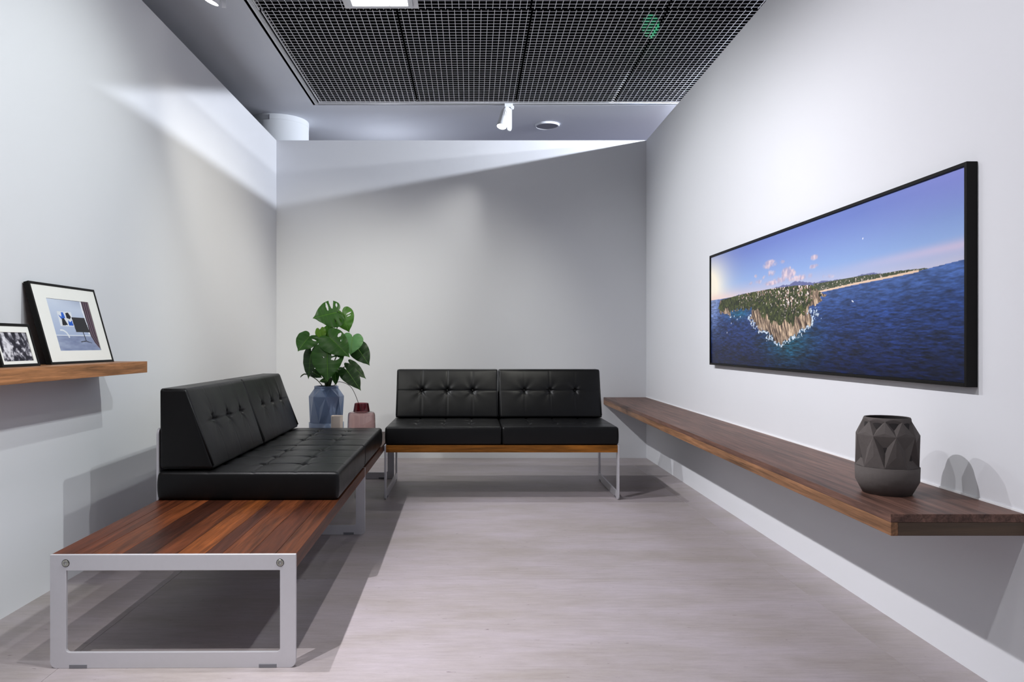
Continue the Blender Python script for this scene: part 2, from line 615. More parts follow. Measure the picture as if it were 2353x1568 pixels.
# round ceiling speaker
sp = empty('ceiling_speaker', (0.777, 7.786, ZC), 'round grey ceiling speaker set in the ceiling beyond the spotlight', 'speaker')
bm = bmesh.new()
lathe(bm, [(0.110, 0.0), (0.126, 0.0), (0.127, -0.012), (0.122, -0.019), (0.112, -0.019), (0.110, -0.012)], 56, cap=False)
from_bm('rim', bm, M['white'], sp, smooth=True, angle=40)
bm = bmesh.new()
lathe(bm, [(0.1105, -0.004), (0.1105, -0.0125), (0.06, -0.0155), (0.012, -0.0165)], 56)
from_bm('grille', bm, M['mesh'], sp, smooth=True, angle=40)


# track spotlights
def spotlight(loc, tilt_x, tilt_y, rotz, label):
    """adapter clamps the track at loc; the lamp head hangs below and tilts"""
    r = empty('track_spotlight', loc, label, 'spotlight', rotz, 'white track spotlights')
    boxes('adapter', [((-0.028, -0.017, -0.034), (0.05, 0.017, -0.001))], M['white'], r, 0.004)
    bm = bmesh.new()
    bmesh.ops.create_cone(bm, cap_ends=True, segments=24, radius1=0.017, radius2=0.017, depth=0.03,
                          matrix=Matrix.Translation((0.047, 0, -0.036)) @ Matrix.Rotation(PI / 2, 4, 'X'))
    from_bm('pivot', bm, M['white'], r, smooth=True, angle=40)
    # driver plate: flat, rounded at the bottom
    bm = bmesh.new()
    prof = [(0.0, -0.036), (0.012, -0.034), (0.043, -0.058), (0.043, -0.225)]
    prof += [(0.020 + 0.023 * math.cos(a), -0.230 + 0.028 * math.sin(a)) for a in [-k * PI / 10 for k in range(0, 11)]]
    vs = [bm.verts.new((x, -0.012, z)) for x, z in prof]
    f = bm.faces.new(vs)
    e = bmesh.ops.extrude_face_region(bm, geom=[f])
    for v in e['geom']:
        if isinstance(v, bmesh.types.BMVert):
            v.co.y = 0.012
    from_bm('driver_plate', bm, M['white'], r)
    # head
    hd = Matrix.Translation((-0.012, 0, -0.036)) @ Matrix.Rotation(tilt_y, 4, 'Y') @ Matrix.Rotation(tilt_x, 4, 'X')
    bm = bmesh.new()
    lathe(bm, [(0.016, 0.0), (0.020, -0.012), (0.036, -0.040), (0.0375, -0.050), (0.0485, -0.205), (0.0485, -0.213), (0.044, -0.213), (0.041, -0.190)], 40, cap=False)
    bmesh.ops.transform(bm, matrix=hd, verts=bm.verts)
    from_bm('lamp_head', bm, M['white'], r, smooth=True, angle=35)
    bm = bmesh.new()
    lathe(bm, [(0.0415, -0.194), (0.0435, -0.208), (0.02, -0.211), (0.004, -0.212)], 32)
    bmesh.ops.transform(bm, matrix=hd, verts=bm.verts)
    from_bm('lens', bm, M['lens'], r, smooth=True)
    bm = bmesh.new()
    for a in (-0.35, 0.0, 0.35):
        c, s = math.cos(-PI / 2 + a), math.sin(-PI / 2 + a)
        tube(bm, [(0.0375 * c, 0.0375 * s, -0.052), (0.042 * c, 0.042 * s, -0.118)], 0.0016, 6)
    bmesh.ops.transform(bm, matrix=hd, verts=bm.verts)
    from_bm('cooling_ribs', bm, M['pad'], r)
    return r


spotlight((0.335, 7.108, ZC + 0.002), -0.30, 0.22, 0.0, 'white track spotlight hanging from the far track, lit, pointing down left')
spotlight((-1.472, 4.48, ZC + 0.002), 0.35, -0.15, PI / 2 + 0.3, 'white track spotlight on the left track, cut off by the top of the photo')

# recessed square luminaire in the grid
cl = empty('ceiling_light', (-0.608, 4.84, ZC), 'bright recessed ceiling light set in the grid at the top of the photo', 'ceiling light')
boxes('frame', [((-0.215, -0.215, -0.012), (0.215, -0.185, 0.05)), ((-0.215, 0.185, -0.012), (0.215, 0.215, 0.05)),
                ((-0.215, -0.185, -0.012), (-0.185, 0.185, 0.05)), ((0.185, -0.185, -0.012), (0.215, 0.185, 0.05))], M['white'], cl, 0.002)
boxes('frame', [((-0.245, -0.235, 0.002), (-0.217, 0.25, 0.012)), ((0.217, -0.235, 0.002), (0.25, 0.25, 0.012)), ((-0.217, 0.217, 0.002), (0.217, 0.25, 0.012))], M['flange'], cl, 0.001)
for k in range(3):
    x0 = -0.185 + k * 0.1235
    boxes('diffuser', [((x0 + 0.002, -0.185, -0.004), (x0 + 0.1215, 0.185, 0.004))], M['diff'], cl)
for k in (1, 2):
    x0 = -0.185 + k * 0.1235
    boxes('divider', [((x0 - 0.0017, -0.185, -0.008), (x0 + 0.0017, 0.185, 0.004))], M['white'], cl)

# sprinkler, and an added green glowing blob, in the dark void above the grid
bm = bmesh.new()
lathe(bm, [(0.004, 0.10), (0.004, 0.02), (0.009, 0.014), (0.011, 0.0), (0.006, -0.006), (0.002, -0.008)], 16)
o = from_bm('sprinkler', bm, M['white'], None, (-1.235, 5.43, ZC + 0.06), smooth=True, angle=40)
tag(o, 'tiny white sprinkler head behind the left end of the ceiling grid', 'sprinkler')
bm = bmesh.new()
bmesh.ops.create_uvsphere(bm, u_segments=24, v_segments=12, radius=0.5)
for v in bm.verts:
    v.co = Vector((v.co.x * 0.135, v.co.y * 0.06, v.co.z * 0.185))
o = from_bm('glow_blob', bm, M['green'], None, (1.352, 5.70, ZC + 0.14), smooth=True)
tag(o, 'added green glow spot above the ceiling grid near the right wall', 'lamp')

# ------------------------------------------------------------------ cushions
def rounded_grid(n, half, r):
    """surface of a rounded box as a quad grid; returns verts (N,3) and quads"""
    axes = []
    for k in range(3):
        h = half[k]
        edge = [-h, -h + 0.25 * r, -h + 0.5 * r, -h + 0.75 * r]
        inner = list(np.linspace(-h + r, h - r, n[k]))
        axes.append(np.array(edge + inner + [-e for e in edge[::-1]]))
    V, F = [], []
    for ax in range(3):
        u, v = [(1, 2), (2, 0), (0, 1)][ax]
        for s in (-1, 1):
            A, B = axes[u], axes[v]
            U, W = np.meshgrid(A, B, indexing='ij')
            P = np.zeros(U.shape + (3,))
            P[..., u], P[..., v], P[..., ax] = U, W, s * half[ax]
            base = sum(len(x) for x in V)
            V.append(P.reshape(-1, 3))
            na, nb = len(A), len(B)
            idx = np.arange(na * nb).reshape(na, nb) + base
            q = np.stack([idx[:-1, :-1], idx[1:, :-1], idx[1:, 1:], idx[:-1, 1:]], -1).reshape(-1, 4)
            F.append(q if s > 0 else q[:, ::-1])
    V, F = np.concatenate(V), np.concatenate(F)
    key = np.round(V * 1e5).astype(np.int64)
    _, first_i, inv = np.unique(key, axis=0, return_index=True, return_inverse=True)
    V = V[first_i]
    F = inv.reshape(-1)[F]
    H = np.array(half)
    inn = np.clip(V, -(H - r), H - r)
    d = V - inn
    L = np.linalg.norm(d, axis=1, keepdims=True)
    return inn + d / np.maximum(L, 1e-9) * r, F


def tuft(u, v, lu, lv, bu, bv, seam, dimple, puff):
    """height of a tufted face; bu, bv are the button lines"""
    h = puff * (1 - (2 * u / lu) ** 4) * (1 - (2 * v / lv) ** 4)
    dmin = np.full_like(u, 9.0)
    for a in bu:
        for b in bv:
            d = np.hypot(u - a, v - b)
            th = np.arctan2(v - b, u - a)
            dmin = np.minimum(dmin, d)
            h -= dimple * np.exp(-(d / 0.020) ** 2) + 0.45 * dimple * np.exp(-d / 0.055)
            h -= 0.22 * dimple * np.exp(-d / 0.05) * np.cos(6 * th + a * 31 + b * 17)
    near = np.exp(-dmin / 0.07)
    for a in bu:
        h -= (seam + 0.006 * near * (dimple > 0)) * np.exp(-((u - a) / 0.0045) ** 2)
    for b in bv:
        h -= (seam + 0.006 * near * (dimple > 0)) * np.exp(-((v - b) / 0.0045) ** 2)
    return h


def np_mesh(name, V, F, smooth=True):
    me = bpy.data.meshes.new(name)
    me.from_pydata(V.tolist(), [], F.tolist())
    if smooth:
        me.shade_smooth()
    me.validate()
    return me


def seat_cushion_mesh(lx, ly, h, bx, by, seam):
    V, F = rounded_grid((int(lx / 0.0075), int(ly / 0.0075), 8), (lx / 2, ly / 2, h / 2), 0.016)
    top = V[:, 2] > h / 2 - 0.017
    wt = np.clip((V[:, 2] - (h / 2 - 0.017)) / 0.017, 0, 1)
    dz = tuft(V[:, 0], V[:, 1], lx, ly, bx, by, seam, 0.013, 0.008)
    V[:, 2] += np.where(top, dz * wt, 0)
    # sides bulge slightly
    zz = 1 - (V[:, 2] / (h / 2)) ** 2
    side = np.clip(zz, 0, 1) * 0.006
    V[:, 0] += np.where(np.abs(V[:, 0]) > lx / 2 - 0.017, np.sign(V[:, 0]) * side, 0) * 0.5
    V[:, 1] += np.where(np.abs(V[:, 1]) > ly / 2 - 0.017, np.sign(V[:, 1]) * side, 0)
    V[:, 2] += h / 2
    return np_mesh('seat_cushion', V, F)


def back_cushion_mesh(lx, h, d_bot, d_top, bx, bz, seam, dimple=0.016):
    d0 = 0.2
    V, F = rounded_grid((int(lx / 0.0075), 8, int(h / 0.0075)), (lx / 2, d0 / 2, h / 2), 0.016)
    front = np.clip((-V[:, 1] - (d0 / 2 - 0.017)) / 0.017, 0, 1)
    dy = tuft(V[:, 0], V[:, 2], lx, h, bx, [bz], seam, dimple, 0.010)
    t = (d0 / 2 - V[:, 1]) / d0                       # 0 rear, 1 front
    zf = (V[:, 2] + h / 2) / h
    dep = d_bot + (d_top - d_bot) * zf
    V[:, 1] = -t * dep - dy * front
    V[:, 2] += h / 2
    return np_mesh('back_cushion', V, F)


def add_buttons(parent, pts, normal):
    global button_me
    if button_me is None:
        bm = bmesh.new()
        lathe(bm, [(0.0075, -0.002), (0.0075, 0.001), (0.005, 0.003), (0.0015, 0.0036)], 14)
        b = from_bm('button', bm, M['leather'], parent, smooth=True)
        button_me = b.data
        first_b = b
    else:
        first_b = None
    q = Vector((0, 0, 1)).rotation_difference(Vector(normal))
    for p in pts:
        b = first_b or bpy.data.objects.new('button', button_me)
        if not first_b:
            C.objects.link(b)
        first_b = None
        b.parent = parent
        b.location = p
        b.rotation_mode = 'QUATERNION'
        b.rotation_quaternion = q


button_me = None
SH = 0.128
BT, BH, BBOT, BTOP = 0.522, 0.372, 0.250, 0.120        # back cushion: foot height, height, depth at foot, depth at head
DEP = 0.83


def end_plate(bm, x, th=0.012):
    """flat bar frame in the y-z plane, rounded at the feet"""
    W, H, w, r, r2 = DEP, 0.385, 0.054, 0.022, 0.012
    out = [(0, H), (0, r)] + [(r - r * math.cos(a), r - r * math.sin(a)) for a in [PI / 2 * k / 6 for k in range(1, 6)]] + [(r, 0), (W - r, 0)]
    out += [(W - r + r * math.sin(a), r - r * math.cos(a)) for a in [PI / 2 * k / 6 for k in range(1, 6)]] + [(W, r), (W, H)]
    inn = [(w, H - w), (w, w + r2)] + [(w + r2 - r2 * math.cos(a), w + r2 - r2 * math.sin(a)) for a in [PI / 2 * k / 6 for k in range(1, 6)]] + [(w + r2, w), (W - w - r2, w)]
    inn += [(W - w - r2 + r2 * math.sin(a), w + r2 - r2 * math.cos(a)) for a in [PI / 2 * k / 6 for k in range(1, 6)]] + [(W - w, w + r2), (W - w, H - w)]
    vo = [[bm.verts.new((xx, y, z)) for y, z in out] for xx in (x, x + th)]
    vi = [[bm.verts.new((xx, y, z)) for y, z in inn] for xx in (x, x + th)]
    n = len(out)
    for i in range(n):
        j = (i + 1) % n
        bm.faces.new((vo[0][i], vo[0][j], vi[0][j], vi[0][i]))
        bm.faces.new((vo[1][i], vi[1][i], vi[1][j], vo[1][j]))
        bm.faces.new((vo[0][i], vo[1][i], vo[1][j], vo[0][j]))
        bm.faces.new((vi[0][i], vi[0][j], vi[1][j], vi[1][i]))


def sofa(loc, rotz, label, name_len, plates, cushions, seat_me, back_mes, bx, by, plank_fr, tones, back_x):
    """local x runs along the length, local y from the front edge (0) to the rear (DEP)"""
    r = empty('sofa', loc, label, 'sofa', rotz)
    for k, x in enumerate(plates):
        bm = bmesh.new()
        end_plate(bm, x)
        p = from_bm('frame', bm, M['alu'], r)
        md = p.modifiers.new('edge', 'BEVEL')
        md.width, md.segments, md.limit_method = 0.0015, 2, 'ANGLE'
        if k == 0 or k == len(plates) - 1:
            sgn, xx = (-1, x) if k == 0 else (1, x + 0.012)
            for y in (0.053, DEP - 0.053):
                bm = bmesh.new()
                m4 = Matrix.Translation((xx, y, 0.3565)) @ Matrix.Rotation(sgn * PI / 2, 4, 'Y')
                lathe(bm, [(0.0112, -0.002), (0.0112, 0.0018), (0.0095, 0.003), (0.0048, 0.003), (0.0046, -0.001)], 24, cap=False)
                lathe(bm, [(0.0047, -0.0009), (0.003, -0.001), (0.0005, -0.001)], 16, 1, cap=False)
                lathe(bm, [(0.0132, 0.0004), (0.0113, 0.0005)], 24, 1, cap=False)
                bmesh.ops.transform(bm, matrix=m4, verts=bm.verts)
                from_bm('bolt', bm, [M['steel'], M['black']], p, smooth=True, angle=30)
        for y in (0.095, DEP - 0.095):
            boxes('glide', [((x - 0.0015, y - 0.03, 0.0005), (x + 0.0135, y + 0.03, 0.013))], M['pad'], p, 0.001)
    # planks, module by module
    for a, b in zip(plates, plates[1:]):
        x0, x1 = a + 0.0125, b - 0.0005
        for k in range(len(plank_fr) - 1):
            y0, y1 = plank_fr[k] * DEP, plank_fr[k + 1] * DEP
            bm = bmesh.new()
            box(bm, (0, 0, 0), (x1 - x0, y1 - y0 - 0.0008, 0.05), 0.0012)
            pl = from_bm('plank', bm, M['plank'], r, (x0, y0 + 0.0004, 0.3348))
            c = tones[k]
            pl.color = (c[0], c[1], c[2], 1)
    n = len(cushions)
    for k, (x0, x1) in enumerate(cushions):
        s = bpy.data.objects.new('seat_cushion', seat_me)
        C.objects.link(s)
        s.parent = r
        s.location = ((x0 + x1) / 2, 0.005 + 0.41, 0.3858)
        add_buttons(s, [(u, v, SH - 0.0165) for u in bx for v in by if v < 0.15], (0, 0, 1))
    ang = math.atan2(BBOT - BTOP, BH)
    for k, (x0, x1) in enumerate(back_x):
        me = back_mes[k]
        b = bpy.data.objects.new('back_cushion', me)
        C.objects.link(b)
        b.parent = r
        b.location = ((x0 + x1) / 2, DEP - 0.004, BT)
        lx = x1 - x0
        bz = 0.56 * BH
        dep = BBOT + (BTOP - BBOT) * 0.56
        add_buttons(b, [(u, -dep + 0.0175, bz) for u in (-0.25 * lx, 0, 0.25 * lx)], (0, -math.cos(ang), math.sin(ang)))
        for sx in (-1, 1):
            bm = bmesh.new()
            x = sx * (lx / 2 - 0.006)
            pts = [(x, -0.02, BH - 0.006), (x, -BTOP + 0.014, BH - 0.006), (x, -BTOP + 0.002, BH - 0.018), (x, -(BTOP + BBOT) / 2 + 0.0035, BH / 2),
                   (x, -BBOT + 0.004, 0.02), (x, -BBOT + 0.016, 0.006), (x, -0.02, 0.006)]
            tube(bm, pts, 0.0045, 8)
            from_bm('piping', bm, M['leather'], b, smooth=True)
    xa, xb = back_x[0][0] + 0.004, back_x[-1][1] - 0.004
    bm = bmesh.new()
    rr = 0.03
    prof = [(xa, 0.336), (xb, 0.336), (xb, 0.71 - rr)] + [(xb - rr + rr * math.cos(t), 0.71 - rr + rr * math.sin(t)) for t in [PI / 2 * q / 6 for q in range(1, 7)]]
    prof += [(xa + rr - rr * math.sin(t), 0.71 - rr + rr * math.cos(t)) for t in [PI / 2 * q / 6 for q in range(0, 7)]]
    f = bm.faces.new([bm.verts.new((x, DEP + 0.001, z)) for x, z in prof])
    e = bmesh.ops.extrude_face_region(bm, geom=[f])
    for v in e['geom']:
        if isinstance(v, bmesh.types.BMVert):
            v.co.y = DEP + 0.011
    from_bm('back_support', bm, M['alu'], r)
    return r


BYS = [-0.2, 0.0, 0.2]
lx1 = 0.905
seat1 = seat_cushion_mesh(lx1, 0.82, SH, [-0.23, 0, 0.23], [-0.215, -0.02, 0.185], 0.0022)
seat1.materials.append(M['leather'])
back1 = back_cushion_mesh(0.880, BH, BBOT, BTOP, [-0.22, 0, 0.22], 0.06 * BH, 0.0004)
back1.materials.append(M['leather'])
fr = [0, .085, .162, .284, .41, .51, .624, .694, .808, .913, 1]
fr = [1 - f for f in fr[::-1]]
tones = [(0.086, 0.026, 0.010), (0.062, 0.018, 0.008), (0.115, 0.034, 0.012), (0.069, 0.022, 0.012), (0.164, 0.048, 0.012), (0.098, 0.028, 0.010), (0.041, 0.012, 0.006), (0.140, 0.040, 0.013), (0.107, 0.030, 0.012), (0.127, 0.036, 0.016)]
sofa((-0.597, 2.559, 0), PI / 2 + math.radians(0.55), 'long black leather sofa on a walnut plank bench with exposed end, beside the left wall', 3.58,
     [0, 1.783, 3.568], [(0.883, 1.788), (1.793, 2.698)], seat1, [back1, back1], [-0.23, 0, 0.23], [-0.215, -0.02, 0.185], fr, tones,
     [(0.905, 1.785), (1.790, 2.670)])

lx2 = 0.818
seat2 = seat_cushion_mesh(lx2, 0.82, SH, [-0.2, 0, 0.2], [-0.2, 0.0, 0.2], 0.0022)
seat2.materials.append(M['leather'])
back2 = back_cushion_mesh(0.803, BH, BBOT, BTOP, [-0.2, 0, 0.2], 0.06 * BH, 0.0022, 0.018)
back2.materials.append(M['leather'])
back3 = back_cushion_mesh(0.803, BH, BBOT, BTOP, [-0.2, 0, 0.2], 0.06 * BH, 0.0006, 0.016)
back3.materials.append(M['leather'])
tones2 = [(.30, .115, .018)] + [(.14, .05, .02), (.18, .07, .024), (.1, .04, .02), (.2, .08, .025)]
sofa((-0.615, 5.298, 0), 0.0, 'two-seat black leather sofa with tufted cushions on metal frames, against the back wall', 1.653,
     [0, 1.641], [(0.006, 0.824), (0.829, 1.647)], seat2, [back2, back3], [-0.2, 0, 0.2], [-0.2, 0.0, 0.2], [0, .2, .4, .6, .8, 1], tones2,
     [(0.020, 0.823), (0.829, 1.632)])

# ------------------------------------------------------------------ right shelf
SX0, SX1, SY0, SY1, SZ = 1.267, XR - 0.004, 2.28, YB - 0.002, 0.584
sh = empty('wall_shelf', (SX1, SY0, SZ), 'long dark walnut shelf running along the right wall under the big picture', 'shelf')
w_, l_ = SX1 - SX0, SY1 - SY0
o = boxes('top_board', [((-w_, 0, -0.025), (0, l_, 0))], M['shelf_y'], sh, 0.0012)
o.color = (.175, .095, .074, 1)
o = boxes('front_board', [((-w_ + 0.0004, 0.0, -0.066), (-w_ + 0.022, l_, -0.0253))], M['shelf_y'], sh, 0.0012)
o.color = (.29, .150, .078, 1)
o = boxes('end_board', [((-w_ + 0.0223, 0.0015, -0.066), (0, 0.022, -0.0253))], M['shelf_end'], sh, 0.0012)
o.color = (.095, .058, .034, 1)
o = boxes('sealant_strip', [((-0.0005, 0.0, -0.004), (0.0036, l_, 0.006))], M['caulk'], sh)

# left shelf
LX1, LY0, LY1, LZ = -1.628, 1.75, 3.785, 1.0114
ls = boxes('wall_shelf', [((0.003, 0, -0.056), (LX1 - XL, LY1 - LY0, 0))], M['shelf_y'], None, 0.0015)
ls.location = (XL, LY0, LZ)
ls.color = (.44, .205, .092, 1)
tag(ls, 'short brown wooden shelf on the left wall holding two framed photographs', 'shelf')


# ------------------------------------------------------------------ prints
def vnoise(u, v, fu, fv, seed, octv=4, gain=0.5):
    """value noise in numpy, u and v arrays"""
    tot, amp, s = 0, 1.0, 0
    for o_ in range(octv):
        rs_ = np.random.RandomState(seed + o_)
        g_ = rs_.rand(257, 257)
        x, y = u * fu * 2 ** o_, v * fv * 2 ** o_
        xi, yi = np.floor(x).astype(int), np.floor(y).astype(int)
        fx, fy = x - xi, y - yi
        fx, fy = fx * fx * (3 - 2 * fx), fy * fy * (3 - 2 * fy)
        xi, yi = xi % 256, yi % 256
        n_ = (g_[xi, yi] * (1 - fx) + g_[xi + 1, yi] * fx) * (1 - fy) + (g_[xi, yi + 1] * (1 - fx) + g_[xi + 1, yi + 1] * fx) * fy
        tot = tot + n_ * amp
        s += amp
        amp *= gain
    return tot / s


def lin(c):
    c = np.array(c, float) / 255
    return np.where(c <= 0.04045, c / 12.92, ((c + 0.055) / 1.055) ** 2.4)


def lerp(a, b, t):
    return a + (b - a) * np.clip(t, 0, 1)[..., None]


def poly_dist(u, v, pts):
    """signed distance to a polygon (negative inside)"""
    d = np.full(u.shape, 1e9)
    ins = np.zeros(u.shape, bool)
    n_ = len(pts)
    for i in range(n_):
        (x1, y1), (x2, y2) = pts[i], pts[(i + 1) % n_]
        ex, ey = x2 - x1, y2 - y1
        t = np.clip(((u - x1) * ex + (v - y1) * ey) / (ex * ex + ey * ey + 1e-12), 0, 1)
        d = np.minimum(d, np.hypot(u - x1 - ex * t, v - y1 - ey * t))
        c = ((y1 > v) != (y2 > v)) & (u < (x2 - x1) * (v - y1) / (y2 - y1 + 1e-12) + x1)
        ins ^= c
    return np.where(ins, -d, d)


def print_panel(name, nu, nv, corner, eu, ev, colfn, parent):
    """flat print: corner + u*eu + v*ev, colours per vertex"""
    u, v = np.meshgrid(np.linspace(0, 1, nu), np.linspace(0, 1, nv), indexing='ij')
    col = np.clip(colfn(u, v), 0, 255)
    colr = np.ones((nu * nv, 4))
    colr[:, :3] = lin(col).reshape(-1, 3)
    P = np.array(corner) + u[..., None] * np.array(eu) + v[..., None] * np.array(ev)
    idx = np.arange(nu * nv).reshape(nu, nv)
    F = np.stack([idx[:-1, :-1], idx[1:, :-1], idx[1:, 1:], idx[:-1, 1:]], -1).reshape(-1, 4)
    me = bpy.data.meshes.new(name)
    me.from_pydata(P.reshape(-1, 3).tolist(), [], F.tolist())
    a = me.color_attributes.new('print', 'FLOAT_COLOR', 'POINT')
    a.data.foreach_set('color', colr.ravel())
    return link_mesh(name, me, M['print'], parent)


def seascape(u, v):
    asp = 3.6
    hor = np.interp(u, [0, 0.012, 0.375, 0.62, 0.727, 0.819, 0.915, 1], [0.592, 0.592, 0.585, 0.553, 0.551, 0.553, 0.556, 0.573])
    # sky
    s = np.clip((v - hor) / (1 - hor), 0, 1)
    sky = lerp(np.array([190., 190, 212]), np.array([140., 168, 216]), s / 0.3)
    sky = lerp(sky, np.array([108., 126, 192]), (s - 0.3) / 0.6)
    sky = lerp(sky, np.array([150., 150, 222]), np.clip((u - 0.75) / 0.25, 0, 1) * np.clip((s - 0.5) * 2, 0, 1) * 0.6)
    glow = np.exp(-(np.hypot((u + 0.02) * 1.5, (v - 0.71) * 0.72) / 0.21) ** 2)
    sky = lerp(sky, np.array([255., 246, 225]), glow * 1.25)
    sky = lerp(sky, np.array([246., 205, 196]), 0.6 * np.exp(-((v - hor) / 0.05) ** 2) * np.exp(-(u / 0.25) ** 2))
    n = vnoise(u * asp, v, 18, 22, 11, 5, 0.6)
    cl = np.zeros(u.shape)
    for cu, cv, ru, rv, a in [(0.384, 0.788, .035, .035, 1), (0.446, 0.783, .02, .02, .8), (0.472, 0.69, .035, .045, 1.2), (0.392, 0.721, .022, .03, .9), (0.52, 0.64, .06, .025, .9),
                              (0.40, 0.644, .06, .022, .8), (0.583, 0.757, .016, .022, .8), (0.58, 0.697, .022, .018, .8), (0.302, 0.722, .014, .02, .8), (0.319, 0.673, .02, .022, .8),
                              (0.274, 0.678, .013, .018, .9), (0.637, 0.613, .03, .02, .6), (.44, .66, .05, .03, .8), (.35, .70, .012, .02, .7)]:
        cl = np.maximum(cl, a * np.exp(-((u - cu) / ru) ** 2 - ((v - cv) / rv) ** 2))
    cm = np.clip((cl * (0.45 + 2.8 * np.clip(n - 0.2, 0, 1)) - 0.42) * 2.0, 0, 1)
    shade = np.clip(vnoise(u * asp, v, 30, 30, 5, 3), 0, 1)
    sky = lerp(sky, lerp(np.array([172., 160, 186]), np.array([236., 206, 204]), (shade - 0.3) * 2.2), cm * 0.85)
    wisp = np.exp(-((v - (0.64 + 0.02 * (u - 0.9))) / 0.025) ** 2) * np.clip((u - 0.68) / 0.3, 0, 1)
    sky = lerp(sky, np.array([205., 190, 215]), wisp * 0.8)
    # mountains
    mt = np.interp(u, [0, 0.15, 0.2, 0.24, 0.3, 0.392, 0.446, 0.47, 0.504, 0.54, 0.58, 0.62, 0.7, 0.74, 0.766, 0.80, 0.83, 1], [0, .585, .602, .598, .595, .600, .612, .606, .622, .610, .590, .590, .575, .585, .588, .578, .55, 0])
    mt = mt + (vnoise(u * asp, u * 0, 40, 1, 3, 3) - 0.5) * 0.012
    mk = np.clip((mt - v) / 0.004, 0, 1)
    img = lerp(sky, lerp(np.array([88., 98, 150]), np.array([110., 112, 150]), vnoise(u * asp, v, 60, 40, 8, 3)), mk)
    # sea
    dep = np.clip((hor - v) / hor, 0, 1)
    sea = lerp(np.array([66., 94, 150]), np.array([32., 56, 108]), dep / 0.35)
    sea = lerp(sea, np.array([12., 22, 54]), (dep - 0.35) / 0.6)
    sea = lerp(sea, np.array([150., 165, 205]), np.exp(-(u / 0.07) ** 2) * np.clip(1 - dep * 1.4, 0, 1) * 0.9)
    tq = np.exp(-(np.hypot((u - 0.47) * 1.5, (v - 0.2)) / 0.17) ** 2)
    sea = lerp(sea, np.array([22., 84, 96]), tq * 0.75)
    sea = lerp(sea, np.array([26., 98, 124]), np.exp(-((u - 0.2) / 0.07) ** 2 - ((v - 0.44) / 0.05) ** 2) * 0.8)
    w1 = vnoise(u * asp + v * 0.5, v + 0.05 * u, 16, 120, 21, 3, 0.7)
    w2 = vnoise(u * asp, v, 8, 14, 31, 3)
    sea = sea * (1 + ((w1 - 0.5) * 1.7 + (w2 - 0.5) * 0.35) * (0.45 + 0.75 * dep))[..., None]
    img = np.where((v < hor)[..., None], sea, img)
    # far coast on the right
    cb = np.interp(u, [0.58, 0.602, 0.727, 0.819, 0.915, 0.925], [0.50, 0.522, 0.538, 0.545, 0.555, 0.556])
    ct = np.interp(u, [0.5, 0.558, 0.659, 0.766, 0.819, 0.859, 0.915, 0.925], [0.58, 0.582, 0.578, 0.578, 0.570, 0.570, 0.562, 0.556])
    town = vnoise(u * asp, v, 110, 130, 41, 2, 0.8)
    green = lerp(np.array([38., 50, 34]), np.array([92., 98, 70]), vnoise(u * asp, v, 60, 60, 43, 4, 0.7))
    land = np.where((town > 0.70)[..., None], np.array([206., 190, 182]), green)
    on = (v > cb) & (v < ct) & (u > 0.58) & (u < 0.925)
    img = np.where(on[..., None], land, img)
    beach = (np.abs(v - cb) < 0.006) & (u > 0.585) & (u < 0.9)
    img = np.where(beach[..., None], np.array([226., 196, 170]), img)
    # headland
    pen = [(0.07, 0.578), (0.055, 0.50), (0.079, 0.459), (0.136, 0.437), (0.163, 0.48), (0.278, 0.462), (0.269, 0.394), (0.30, 0.34), (0.335, 0.285), (0.384, 0.264), (0.392, 0.217),
           (0.439, 0.183), (0.49, 0.226), (0.532, 0.268), (0.583, 0.346), (0.558, 0.421), (0.59, 0.45), (0.622, 0.50), (0.60, 0.53), (0.575, 0.575), (0.5, 0.592), (0.4, 0.600), (0.25, 0.600), (0.15, 0.590)]
    wob = (vnoise(u * asp, v, 26, 26, 51, 4) - 0.5) * 0.055
    d = poly_dist(u, v, pen) + wob * (v < 0.5) * (u > 0.04)
    foam = (d > 0) & (d < 0.017) & (v < 0.42) & (vnoise(u * asp, v, 80, 80, 61, 3) > 0.50)
    img = np.where(foam[..., None], np.array([196., 212, 226]), img)
    inside = d < 0
    up = poly_dist(u, v, [(0.06, 0.62), (0.06, 0.49), (0.15, 0.47), (0.29, 0.45), (0.35, 0.395), (0.42, 0.33), (0.50, 0.34), (0.55, 0.42), (0.585, 0.49), (0.60, 0.62)])
    up = up + (vnoise(u * asp, v, 22, 12, 71, 3) - 0.5) * 0.10
    rk = vnoise(u * asp * 1.0 + v * 0.4, v, 70, 16, 81, 4, 0.7)
    rock = lerp(np.array([58., 44, 38]), np.array([232., 204, 170]), (rk - 0.28) * 2.2)
    tr = vnoise(u * asp, v, 46, 46, 91, 4, 0.75)
    veg = lerp(np.array([14., 22, 12]), np.array([98., 106, 52]), (tr - 0.25) * 1.9)
    tn = vnoise(u * asp, v, 62, 62, 101, 2, 0.8)
    dens = vnoise(u * asp, v, 9, 12, 111, 2)
    tw_ = tn > (0.90 - 0.22 * np.clip((v - 0.36) / 0.22, 0, 1) - 0.22 * (dens - 0.5) - 0.10 * np.exp(-((u - 0.5) / 0.08) ** 2))
    bcol = lerp(np.array([150., 110, 92]), np.array([250., 240, 236]), vnoise(u * asp, v, 90, 90, 121, 1) * 1.5 - 0.2)
    veg = np.where((tw_ & (u > 0.2))[..., None], bcol, veg)
    hl = np.where((up < 0)[..., None], veg, rock)
    img = np.where(inside[..., None], hl, img)
    # boat and moon
    bt = (np.hypot((u - 0.72) * asp * 0.7 + (v - 0.435), v - 0.435) < 0.006)
    img = np.where(bt[..., None], np.array([225., 230, 240]), img)
    mo = np.hypot((u - 0.752) * asp, v - 0.795) < 0.006
    img = np.where(mo[..., None], np.array([235., 235, 245]), img)
